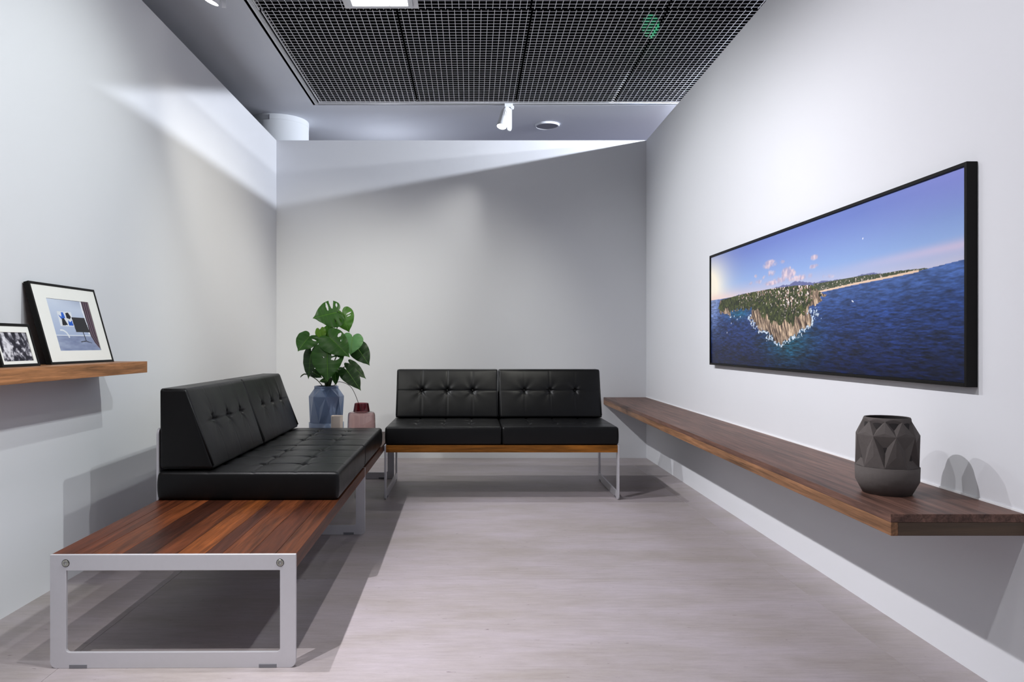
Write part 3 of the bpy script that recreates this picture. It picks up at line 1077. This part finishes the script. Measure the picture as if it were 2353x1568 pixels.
    for bu, bv in [(0.15, 0.36), (0.12, 0.28), (0.19, 0.39), (0.21, 0.41), (0.17, 0.42)]:
        b = np.hypot((u - bu) * asp, v - bv) < 0.007
        img = np.where(b[..., None], np.array([215., 222, 232]), img)
    return img


TVX, TY0, TY1, TZ0, TZ1 = 1.640, 2.50, 5.205, 0.955, 1.705
tv = empty('framed_picture', (XR - 0.001, (TY0 + TY1) / 2, (TZ0 + TZ1) / 2), 'large black-framed panoramic seascape picture on the right wall', 'picture')
hw, hh, dp = (TY1 - TY0) / 2, (TZ1 - TZ0) / 2, XR - 0.001 - TVX
fw = 0.013
boxes('frame', [((-dp, -hw, -hh), (0, -hw + fw, hh)), ((-dp, hw - fw, -hh), (0, hw, hh)), ((-dp, -hw + fw, -hh), (0, hw - fw, -hh + fw)), ((-dp, -hw + fw, hh - fw), (0, hw - fw, hh))], M['frame'], tv, 0.0012)
boxes('backing', [((-dp + 0.010, -hw + fw, -hh + fw), (-0.002, hw - fw, hh - fw))], M['frame'], tv)
a = fw + 0.001
print_panel('print', 960, 380, (-dp + 0.008, hw - a, -hh + a), (0, -2 * (hw - a), 0), (0, 0, 2 * (hh - a)), seascape, tv)


def interior(u, v):
    img = lerp(np.array([150., 166, 200]), np.array([205., 214, 230]), v)
    img = lerp(img, np.array([128., 140, 170]), np.clip((v - 0.82) * 6, 0, 1) * np.clip(u * 1.5 - 0.3, 0, 1) * 0.5)
    flo = v < 0.30 + 0.0 * u
    img = np.where(flo[..., None], lerp(np.array([104., 116, 152]), np.array([172., 182, 206]), vnoise(u, v, 5, 14, 4, 3)), img)
    ln = np.abs(v - 0.30) < 0.006
    img = np.where(ln[..., None], np.array([225., 230, 238]), img)
    # curtain
    cl_ = np.interp(v, [0, 0.15, 0.3, 1], [1.02, 0.90, 0.84, 0.82])
    fold = 0.5 + 0.5 * np.sin((u - cl_) * 120 + 3 * np.sin(v * 3))
    img = np.where((u > cl_)[..., None], lerp(np.array([30., 24, 34]), np.array([120., 92, 106]), fold), img)
    wn = (u > cl_ - 0.035) & (u < cl_) & (v > 0.33)
    img = np.where(wn[..., None], np.array([232., 236, 244]), img)
    # small abstract print on the photographed wall
    pa = (u > 0.17) & (u < 0.50) & (v > 0.48) & (v < 0.76)
    img = np.where(pa[..., None], np.array([222., 226, 232]), img)

    def blob(pts, c, im):
        return np.where((poly_dist(u, v, pts) < 0)[..., None], np.array(c, float), im)
    img = blob([(0.18, .70), (.25, .66), (.26, .75), (.31, .75), (.33, .64), (.24, .60)], (30, 96, 200), img)
    img = blob([(.24, .62), (.29, .64), (.33, .55), (.35, .50), (.22, .49)], (16, 18, 26), img)
    img = blob([(.36, .74), (.43, .75), (.47, .66), (.43, .62), (.36, .64)], (14, 16, 24), img)
    img = blob([(.37, .49), (.48, .49), (.47, .60), (.42, .56), (.38, .60)], (28, 92, 196), img)
    # screen on a thin stand
    img = blob([(.48, .66), (.80, .66), (.84, .37), (.50, .37)], (34, 34, 38), img)
    img = blob([(.66, .37), (.68, .37), (.70, .19), (.68, .19)], (24, 24, 28), img)
    img = blob([(.55, .18), (.68, .20), (.82, .155), (.82, .145), (.68, .18), (.55, .165)], (26, 26, 30), img)
    # curved white chair edge at the left
    r_ = np.hypot((u - 0.16) / 0.14, (v - 0.25) / 0.15)
    img = np.where(((np.abs(r_ - 1) < 0.10) & (v > 0.25) & (u > 0.13))[..., None], np.array([228., 232, 236]), img)
    return img


def crowd(u, v):
    n1 = vnoise(u + 0.15 * v, v, 7, 4, 61, 4, 0.6)
    n2 = vnoise(u, v + 0.4 * u, 14, 7, 77, 3, 0.6)
    x = (n1 - 0.5) * 3.4 + (n2 - 0.5) * 2.0
    g_ = 1 / (1 + np.exp(-5 * x))
    top = np.clip((v - 0.72) * 5, 0, 1)
    stripe = (np.sin(u * 26 + v * 3) > 0.1) * 1.0
    g_ = g_ * (1 - top * 0.6) + stripe * top * 0.6
    c = lerp(np.array([24., 22, 34]), np.array([226., 224, 230]), g_)
    return c


def leaning_frame(name, y0, y1, x_bot, x_top, h, th, label, win, colfn, nu, nv, easel=False):
    """origin on the shelf at the near bottom corner; local u runs along +y, local v up the leaning face"""
    r = empty(name, (x_bot, y0, LZ + 0.0005), label, 'photo frame')
    lean = Vector((x_top - x_bot, 0, h))
    L = lean.length
    ev = lean.normalized()
    nrm = Vector((h, 0, -(x_top - x_bot))).normalized()        # towards the room
    rot = Matrix(((0, ev.x, nrm.x), (1, ev.y, nrm.y), (0, ev.z, nrm.z))).to_4x4()   # (u, v, n) -> local
    w = y1 - y0
    b = 0.011

    def part(pname, lst, m, bev=0.0008):
        bm = bmesh.new()
        for lo, hi in lst:
            box(bm, lo, hi, bev)
        bmesh.ops.transform(bm, matrix=rot, verts=bm.verts)
        return from_bm(pname, bm, m, r)
    lift = th * (-(x_top - x_bot)) / L                         # keep the rear bottom edge off the shelf
    rot = Matrix.Translation((0, 0, lift * 0.0 + 0.0)) @ rot
    part('frame', [((0, 0, -th), (b, L, 0)), ((w - b, 0, -th), (w, L, 0)), ((b, 0, -th), (w - b, b, 0)), ((b, L - b, -th), (w - b, L, 0))], M['frame'])
    part('backing', [((b, b, -th + 0.002), (w - b, L - b, -0.007))], M['frame'], 0)
    u0, u1, v0, v1 = win
    part('mat', [((b, b, -0.0065), (u0 * w, L - b, -0.003)), ((u1 * w, b, -0.0065), (w - b, L - b, -0.003)), ((u0 * w, b, -0.0065), (u1 * w, v0 * L, -0.003)), ((u0 * w, v1 * L, -0.0065), (u1 * w, L - b, -0.003))], M['mat'], 0)
    c0 = rot @ Vector((u0 * w, v0 * L, -0.006))
    print_panel('print', nu, nv, c0, (rot.to_3x3() @ Vector(((u1 - u0) * w, 0, 0))), (rot.to_3x3() @ Vector((0, (v1 - v0) * L, 0))), colfn, r)
    if easel:
        bm = bmesh.new()
        top = rot @ Vector((w / 2, L * 0.7, -th))
        foot = Vector((top.x - 0.055, w / 2, 0.002))
        for dy in (-0.02, 0.02):
            pass
        va = [bm.verts.new(top + Vector((dx, dy, 0))) for dx in (0, -0.003) for dy in (-0.02, 0.02)]
        vb = [bm.verts.new(foot + Vector((dx, dy, 0))) for dx in (0, -0.003) for dy in (-0.03, 0.03)]
        for q in ((va[0], va[1], vb[1], vb[0]), (va[2], vb[2], vb[3], va[3]), (va[0], vb[0], vb[2], va[2]), (va[1], va[3], vb[3], vb[1]), (va[0], va[2], va[3], va[1]), (vb[0], vb[1], vb[3], vb[2])):
            bm.faces.new(q)
        from_bm('easel_back', bm, M['frame'], r)
    return r


leaning_frame('photo_frame', 3.148, 3.698, -1.753, -1.852, 0.352, 0.022,
              'larger black-framed photo of a living room with a screen, leaning on the left wall shelf', (0.190, 0.838, 0.165, 0.815), interior, 150, 130)
leaning_frame('photo_frame', 2.768, 3.010, -1.720, -1.767, 0.166, 0.018,
              'smaller black-framed black and white crowd photo at the near end of the left wall shelf', (0.10, 0.875, 0.135, 0.80), crowd, 110, 80, easel=True)


# ------------------------------------------------------------------ vases
def faceted_vase(name, loc, R, H, N, push, mat_, label, rot0=0.0, top_r=0.73, base_r=0.76, z1=0.17, z2=0.36, z3=0.77, inside=True):
    o_root = empty(name, loc, label, 'vase')
    bm = bmesh.new()
    S = N * 4
    def circ(r, z, n_, off=0.0):
        return [bm.verts.new((r * math.cos(2 * PI * (i + off) / n_ + rot0), r * math.sin(2 * PI * (i + off) / n_ + rot0), z)) for i in range(n_)]
    base = circ(base_r * R, 0.0, S)
    lowr = circ(R * 0.985, z1 * H, S)
    band = circ(R, z2 * H - 0.004 * H, S)
    bm.faces.new(base)
    for A, B in ((base, lowr), (lowr, band)):
        for i in range(S):
            f = bm.faces.new((A[i], A[(i + 1) % S], B[(i + 1) % S], B[i]))
            f.smooth = True
    lip = circ(R * 0.955, z2 * H, S)
    for i in range(S):
        bm.faces.new((band[i], band[(i + 1) % S], lip[(i + 1) % S], lip[i]))
    A = circ(R * 0.985, z2 * H, N, 0.5)
    Cc = circ(R * 1.0, z3 * H, N, 0.0)
    T = circ(R * top_r * 1.04, 0.955 * H, N, 0.5)

    def star(a, b, c, k, bias=(1, 1, 1)):
        p = (a.co * bias[0] + b.co * bias[1] + c.co * bias[2]) / sum(bias)
        rad = Vector((p.x, p.y, 0))
        p = p + rad.normalized() * k * R
        m = bm.verts.new(p)
        for q in ((a, b, m), (b, c, m), (c, a, m)):
            bm.faces.new(q)
    for i in range(N):
        j = (i + 1) % N
        star(Cc[i], A[i], Cc[j], -push * (1.0 if i % 2 else 0.55), (1, 1.5, 1))           # pointing down
        star(A[i], A[j], Cc[j], push * 0.15 if i % 3 else -push, (1, 1, 1.2))              # pointing up
        star(Cc[i], Cc[j], T[i], push * 0.2, (1, 1, 0.6))
        star(T[i], Cc[j], T[j], -push * 1.0, (1, 1.2, 1))
    rim = circ(R * top_r, 0.985 * H, S, 2.0)
    rim_t = circ(R * top_r * 0.965, H, S, 2.0)
    # join polygonal top ring to the round rim
    for i in range(N):
        j = (i + 1) % N
        for k in range(4):
            a = rim[(i * 4 + k) % S]
            b = rim[(i * 4 + k + 1) % S]
            src = T[i] if k < 2 else T[j]
            bm.faces.new((src, b, a))
        bm.faces.new((T[i], T[j], rim[(i * 4 + 2) % S]))
    for i in range(S):
        bm.faces.new((rim[i], rim[(i + 1) % S], rim_t[(i + 1) % S], rim_t[i]))
    in_t = circ(R * top_r * 0.90, 0.995 * H, S, 2.0)
    for i in range(S):
        bm.faces.new((rim_t[i], rim_t[(i + 1) % S], in_t[(i + 1) % S], in_t[i]))
    from_bm('body', bm, mat_, o_root)
    bm = bmesh.new()
    lathe(bm, [(R * top_r * 0.905, 0.994 * H), (R * 0.80, 0.80 * H), (R * 0.84, 0.45 * H), (R * 0.7, 0.08 * H), (0.001, 0.06 * H)], S, cap=False)
    from_bm('lining', bm, M['inner'], o_root, smooth=True)
    return o_root


faceted_vase('vase', (1.437, 2.61, SZ + 0.0005), 0.1005, 0.262, 9, 0.17, M['clay'], 'dark grey faceted clay vase standing on the near end of the right shelf', 0.30)
BV = (-1.108, 5.75, 0.3853)
faceted_vase('vase', BV, 0.132, 0.393, 8, 0.06, M['blue'], 'blue glazed faceted vase holding the green plant behind the left sofa', 0.15, 0.70, 0.86, 0.08, 0.30, 0.80)

# cream beaker
bm = bmesh.new()
box(bm, (-0.0385, -0.0385, 0), (0.0385, 0.0385, 0.196))
bmesh.ops.bevel(bm, geom=[e for e in bm.edges if abs(e.verts[0].co.z - e.verts[1].co.z) > 0.1], offset=0.014, segments=5, affect='EDGES', profile=0.5)
tf = max(bm.faces, key=lambda f: f.calc_center_median().z)
r = bmesh.ops.inset_individual(bm, faces=[tf], thickness=0.005)
for v in tf.verts:
    v.co.z -= 0.02
o = from_bm('beaker', bm, M['cream'], None, (-0.975, 5.455, 0.3853), smooth=True, angle=35)
o.modifiers.new('edge', 'BEVEL').width = 0.002
tag(o, 'small cream ceramic beaker in front of the blue vase', 'beaker')

# pink glass vase: body below, wine-red neck above, both hollow
pv = empty('vase', (-0.816, 5.585, 0.3853), 'smoky pink glass vase with a wine-red neck beside the blue vase', 'vase')
bm = bmesh.new()
outp = [(0.004, 0.0), (0.098, 0.0), (0.104, 0.006), (0.106, 0.02), (0.103, 0.10), (0.100, 0.185), (0.097, 0.200), (0.088, 0.209), (0.066, 0.2135), (0.060, 0.2145)]
inp = [(0.057, 0.2105), (0.066, 0.2095), (0.086, 0.205), (0.0935, 0.198), (0.0965, 0.184), (0.0995, 0.10), (0.102, 0.03), (0.097, 0.014), (0.004, 0.018)]
lathe(bm, outp + inp, 72)
from_bm('body', bm, M['glass'], pv, smooth=True, angle=50)
bm = bmesh.new()
lathe(bm, [(0.0605, 0.2150), (0.0605, 0.219), (0.0515, 0.271), (0.0510, 0.274), (0.047, 0.274), (0.047, 0.271), (0.0555, 0.219), (0.0555, 0.2150)], 72, cap=False)
rg = list(bm.verts)
n72 = 72
for i in range(n72):
    bm.faces.new((rg[i], rg[(i + 1) % n72], rg[7 * n72 + (i + 1) % n72], rg[7 * n72 + i]))
nk = from_bm('neck', bm, M['glass_dark'], pv, smooth=True, angle=50)
nk['label'] = 'wine-red glass neck'

# ------------------------------------------------------------------ monstera
plant = empty('monstera_plant', (BV[0], BV[1], 0.70), 'green monstera plant with split glossy leaves growing in the blue vase', 'plant')
PO = Vector(plant.location)
bm = bmesh.new()
lathe(bm, [(0.090, -0.004), (0.088, 0.036), (0.05, 0.046), (0.003, 0.050)], 32)
from_bm('soil', bm, M['soil'], plant, smooth=True)

HEART = [(0.0, 0.0), (0.055, -0.13), (0.17, -0.235), (0.32, -0.215), (0.445, -0.09), (0.50, 0.10), (0.47, 0.33), (0.37, 0.56), (0.225, 0.76), (0.085, 0.90), (0.0, 1.03)]
hs = spline([(x, y, 0) for x, y in HEART], 8)
hlen = [0]
for a, b in zip(hs, hs[1:]):
    hlen.append(hlen[-1] + (b - a).length)
HT = np.array(hlen) / hlen[-1]
HX = np.array([p.x for p in hs])
HY = np.array([p.y for p in hs])


def leaf(attach, tip, width, normal, tone, slits=(), cup=0.10, droop=0.10, fold=0.12):
    A, T = Vector(attach), Vector(tip)
    ey = (T - A)
    L = ey.length / 1.03
    ey.normalize()
    nz = Vector(normal)
    nz = (nz - ey * nz.dot(ey)).normalized()
    ex = ey.cross(nz)
    R = Matrix((ex, ey, nz)).transposed()
    NS, NTT = 120, 26
    bm = bmesh.new()
    vl = bm.verts.layers.float.new('vein')

    def pos(s, t, side):
        my = L * max(0.0, (s - 0.30)) / 0.70 * 1.0
        bx, by = np.interp(s, HT, HX), np.interp(s, HT, HY)
        x = side * bx * width * t
        y = my * (1 - t) + by * L * t + 0.05 * L * t * (1 - t) * (1 if s > 0.3 else 0)
        e = abs(x) / (0.5 * width)
        z = fold * abs(x) * (1 - e * 0.4) - cup * width * e ** 2 * 0.9 - droop * L * (max(0, y) / L) ** 2
        z += 0.012 * width * math.sin(s * 34) * t ** 2
        return (x, y, z)
    for side in (-1, 1):
        g_ = []
        for i in range(NS + 1):
            s = i / NS
            row = []
            for j in range(NTT + 1):
                t = j / NTT
                v = bm.verts.new(pos(s, t, side))
                ph = (s * 9.0) % 1.0
                v[vl] = 0.5 * math.exp(-((abs(v.co.x)) / (0.010 * width + 1e-6)) ** 2) * (1.0 if v.co.y > 0 else 0) + (0.10 if abs(ph - 0.5) < 0.06 else 0)
                row.append(v)
            g_.append(row)
        for i in range(NS):
            for j in range(NTT):
                sm, tm = (i + 0.5) / NS, (j + 0.5) / NTT
                skip = False
                for (sd, s0, s1, t0, t1) in slits:
                    if sd == side and t0 < tm < t1:
                        # slits taper to their inner end
                        fr_ = (tm - t0) / (t1 - t0)
                        c_, hw_ = (s0 + s1) / 2, (s1 - s0) / 2 * (0.35 + 0.65 * math.sin(PI * min(0.5 if t1 > 1 else 1.0, fr_ * (0.6 if t1 > 1 else 1.0))))
                        if abs(sm - c_) < hw_:
                            skip = True
                if not skip:
                    bm.faces.new((g_[i][j], g_[i + 1][j], g_[i + 1][j + 1], g_[i][j + 1]))
    bmesh.ops.remove_doubles(bm, verts=bm.verts, dist=0.0002)
    me = bpy.data.meshes.new('leaf')
    for f in bm.faces:
        f.smooth = True
    bm.to_mesh(me)
    bm.free()
    o = link_mesh('leaf', me, M['leaf'], plant)
    o.matrix_local = Matrix.Translation(A - PO) @ R.to_4x4()
    o.color = tone + (1,)
    # raised midrib
    bm = bmesh.new()
    pts = []
    for k in range(9):
        y = L * k / 8 * 0.97
        pts.append((0, y, 0.0005 - droop * L * (y / L) ** 2))
    tube(bm, pts, [0.0016 * (1 - 0.085 * k) for k in range(9)], 6)
    mr = from_bm('midrib', bm, M['leafrib'], o, smooth=True)
    return o


M['leafrib'] = plain('midrib_green', rgb(92, 140, 48), 0.5)
DK, MD, LT, YL, PL_ = (.010, .036, .007), (.020, .078, .008), (.040, .130, .010), (.085, .190, .010), (.085, .22, .075)  # yellow tone carries the look of a backlit leaf
LEAVES = [
    ((-1.007, 5.62, 1.332), (-1.166, 5.54, 1.293), 0.225, (0.1, -1, 0.35), MD, [(1, .36, .46, .35, 1.1), (1, .50, .555, .25, .92), (1, .26, .31, .45, .85), (-1, .42, .47, .4, .8), (-1, .30, .34, .5, .85)]),
    ((-0.990, 5.76, 1.336), (-0.932, 5.72, 1.188), 0.165, (0.1, -1, 0.1), LT, [(-1, .40, .44, .3, .8), (-1, .47, .50, .3, .7)]),
    ((-1.166, 5.80, 1.200), (-1.150, 5.78, 1.095), 0.092, (-0.2, -1, -0.2), YL, []),
    ((-1.210, 5.62, 1.152), (-1.280, 5.54, 1.050), 0.178, (-0.1, -1, 0.45), MD, [(-1, .36, .41, .30, .78)]),
    ((-1.042, 5.52, 1.147), (-0.884, 5.46, 1.009), 0.200, (0.1, -1, 0.5), MD, [(-1, .42, .48, .45, .85), (-1, .54, .59, .40, .65)]),
    ((-1.118, 5.82, 1.150), (-1.085, 5.80, 1.262), 0.115, (0, -1, -0.1), LT, []),
    ((-0.895, 5.66, 1.149), (-0.898, 5.58, 1.021), 0.166, (0.15, -1, 0.5), PL_, [(1, .45, .49, .5, .8)]),
    ((-0.872, 5.72, 1.075), (-0.768, 5.66, 0.941), 0.150, (0.2, -1, 0.2), DK, []),
    ((-1.053, 5.50, 1.050), (-1.036, 5.40, 0.834), 0.240, (0, -1, 0.3), MD, [(-1, .48, .55, .22, .72), (-1, .40, .45, .2, .5), (1, .45, .48, .2, .3)]),
    ((-1.195, 5.62, 1.040), (-1.210, 5.54, 0.845), 0.135, (-0.35, -1, 0.15), DK, []),
    ((-0.924, 5.56, 0.906), (-0.806, 5.48, 0.766), 0.135, (0.3, -1, 0.3), DK, []),
    ((-0.905, 5.62, 0.945), (-0.780, 5.58, 0.846), 0.095, (0.2, -0.8, 0.6), DK, []),
    ((-1.011, 5.58, 0.890), (-1.000, 5.54, 0.792), 0.062, (0, -1, 0.1), MD, []),
    ((-1.080, 5.58, 0.830), (-1.126, 5.56, 0.822), 0.040, (0, -1, 0.4), DK, []),
    ((-1.190, 5.66, 0.885), (-1.118, 5.62, 0.848), 0.065, (0, -1, 0.2), DK, []),
]
base_pts = [(-1.10 + 0.012 * math.cos(i * 2.4), 5.75 + 0.03 * math.sin(i * 2.4), 0.742) for i in range(len(LEAVES))]
for i, (a, t, w, n, tone, sl) in enumerate(LEAVES):
    leaf(a, t, w, n, tone, sl)
    b = Vector(base_pts[i])
    A = Vector(a) + Vector((0, 0.004, 0))
    mid = b.lerp(A, 0.55) + Vector(((b.x - A.x) * 0.22, 0.03, 0.03))
    bm = bmesh.new()
    pts = spline([b, mid, A + Vector((0, 0.012, -0.004)), A], 8)
    tube(bm, [p - PO for p in pts], [0.0052 - 0.0028 * k / (len(pts) - 1) for k in range(len(pts))], 8)
    from_bm('stem', bm, M['stem'], plant, smooth=True)
# curled young shoot at the left, and the dry aerial root that dips into the pink vase
bm = bmesh.new()
pts = spline([(-1.11, 5.74, 0.745), (-1.17, 5.68, 0.83), (-1.235, 5.62, 0.872), (-1.262, 5.60, 0.862), (-1.272, 5.60, 0.848)], 8)
tube(bm, [p - PO for p in pts], [0.0035] * 16 + [0.0045] * 10 + [0.0035] * 4 + [0.0018] * 3, 8)
from_bm('shoot', bm, M['stem'], plant, smooth=True)
bm = bmesh.new()
pts = spline([(-1.07, 5.74, 0.745), (-1.02, 5.68, 0.805), (-0.965, 5.62, 0.812), (-0.905, 5.60, 0.785), (-0.870, 5.59, 0.735), (-0.838, 5.586, 0.655), (-0.822, 5.585, 0.60)], 8)
tube(bm, [p - PO for p in pts], 0.0022, 8)
rt = from_bm('aerial_root', bm, M['root'], plant, smooth=True)
rt['label'] = 'thin dark root dipping into the pink vase'
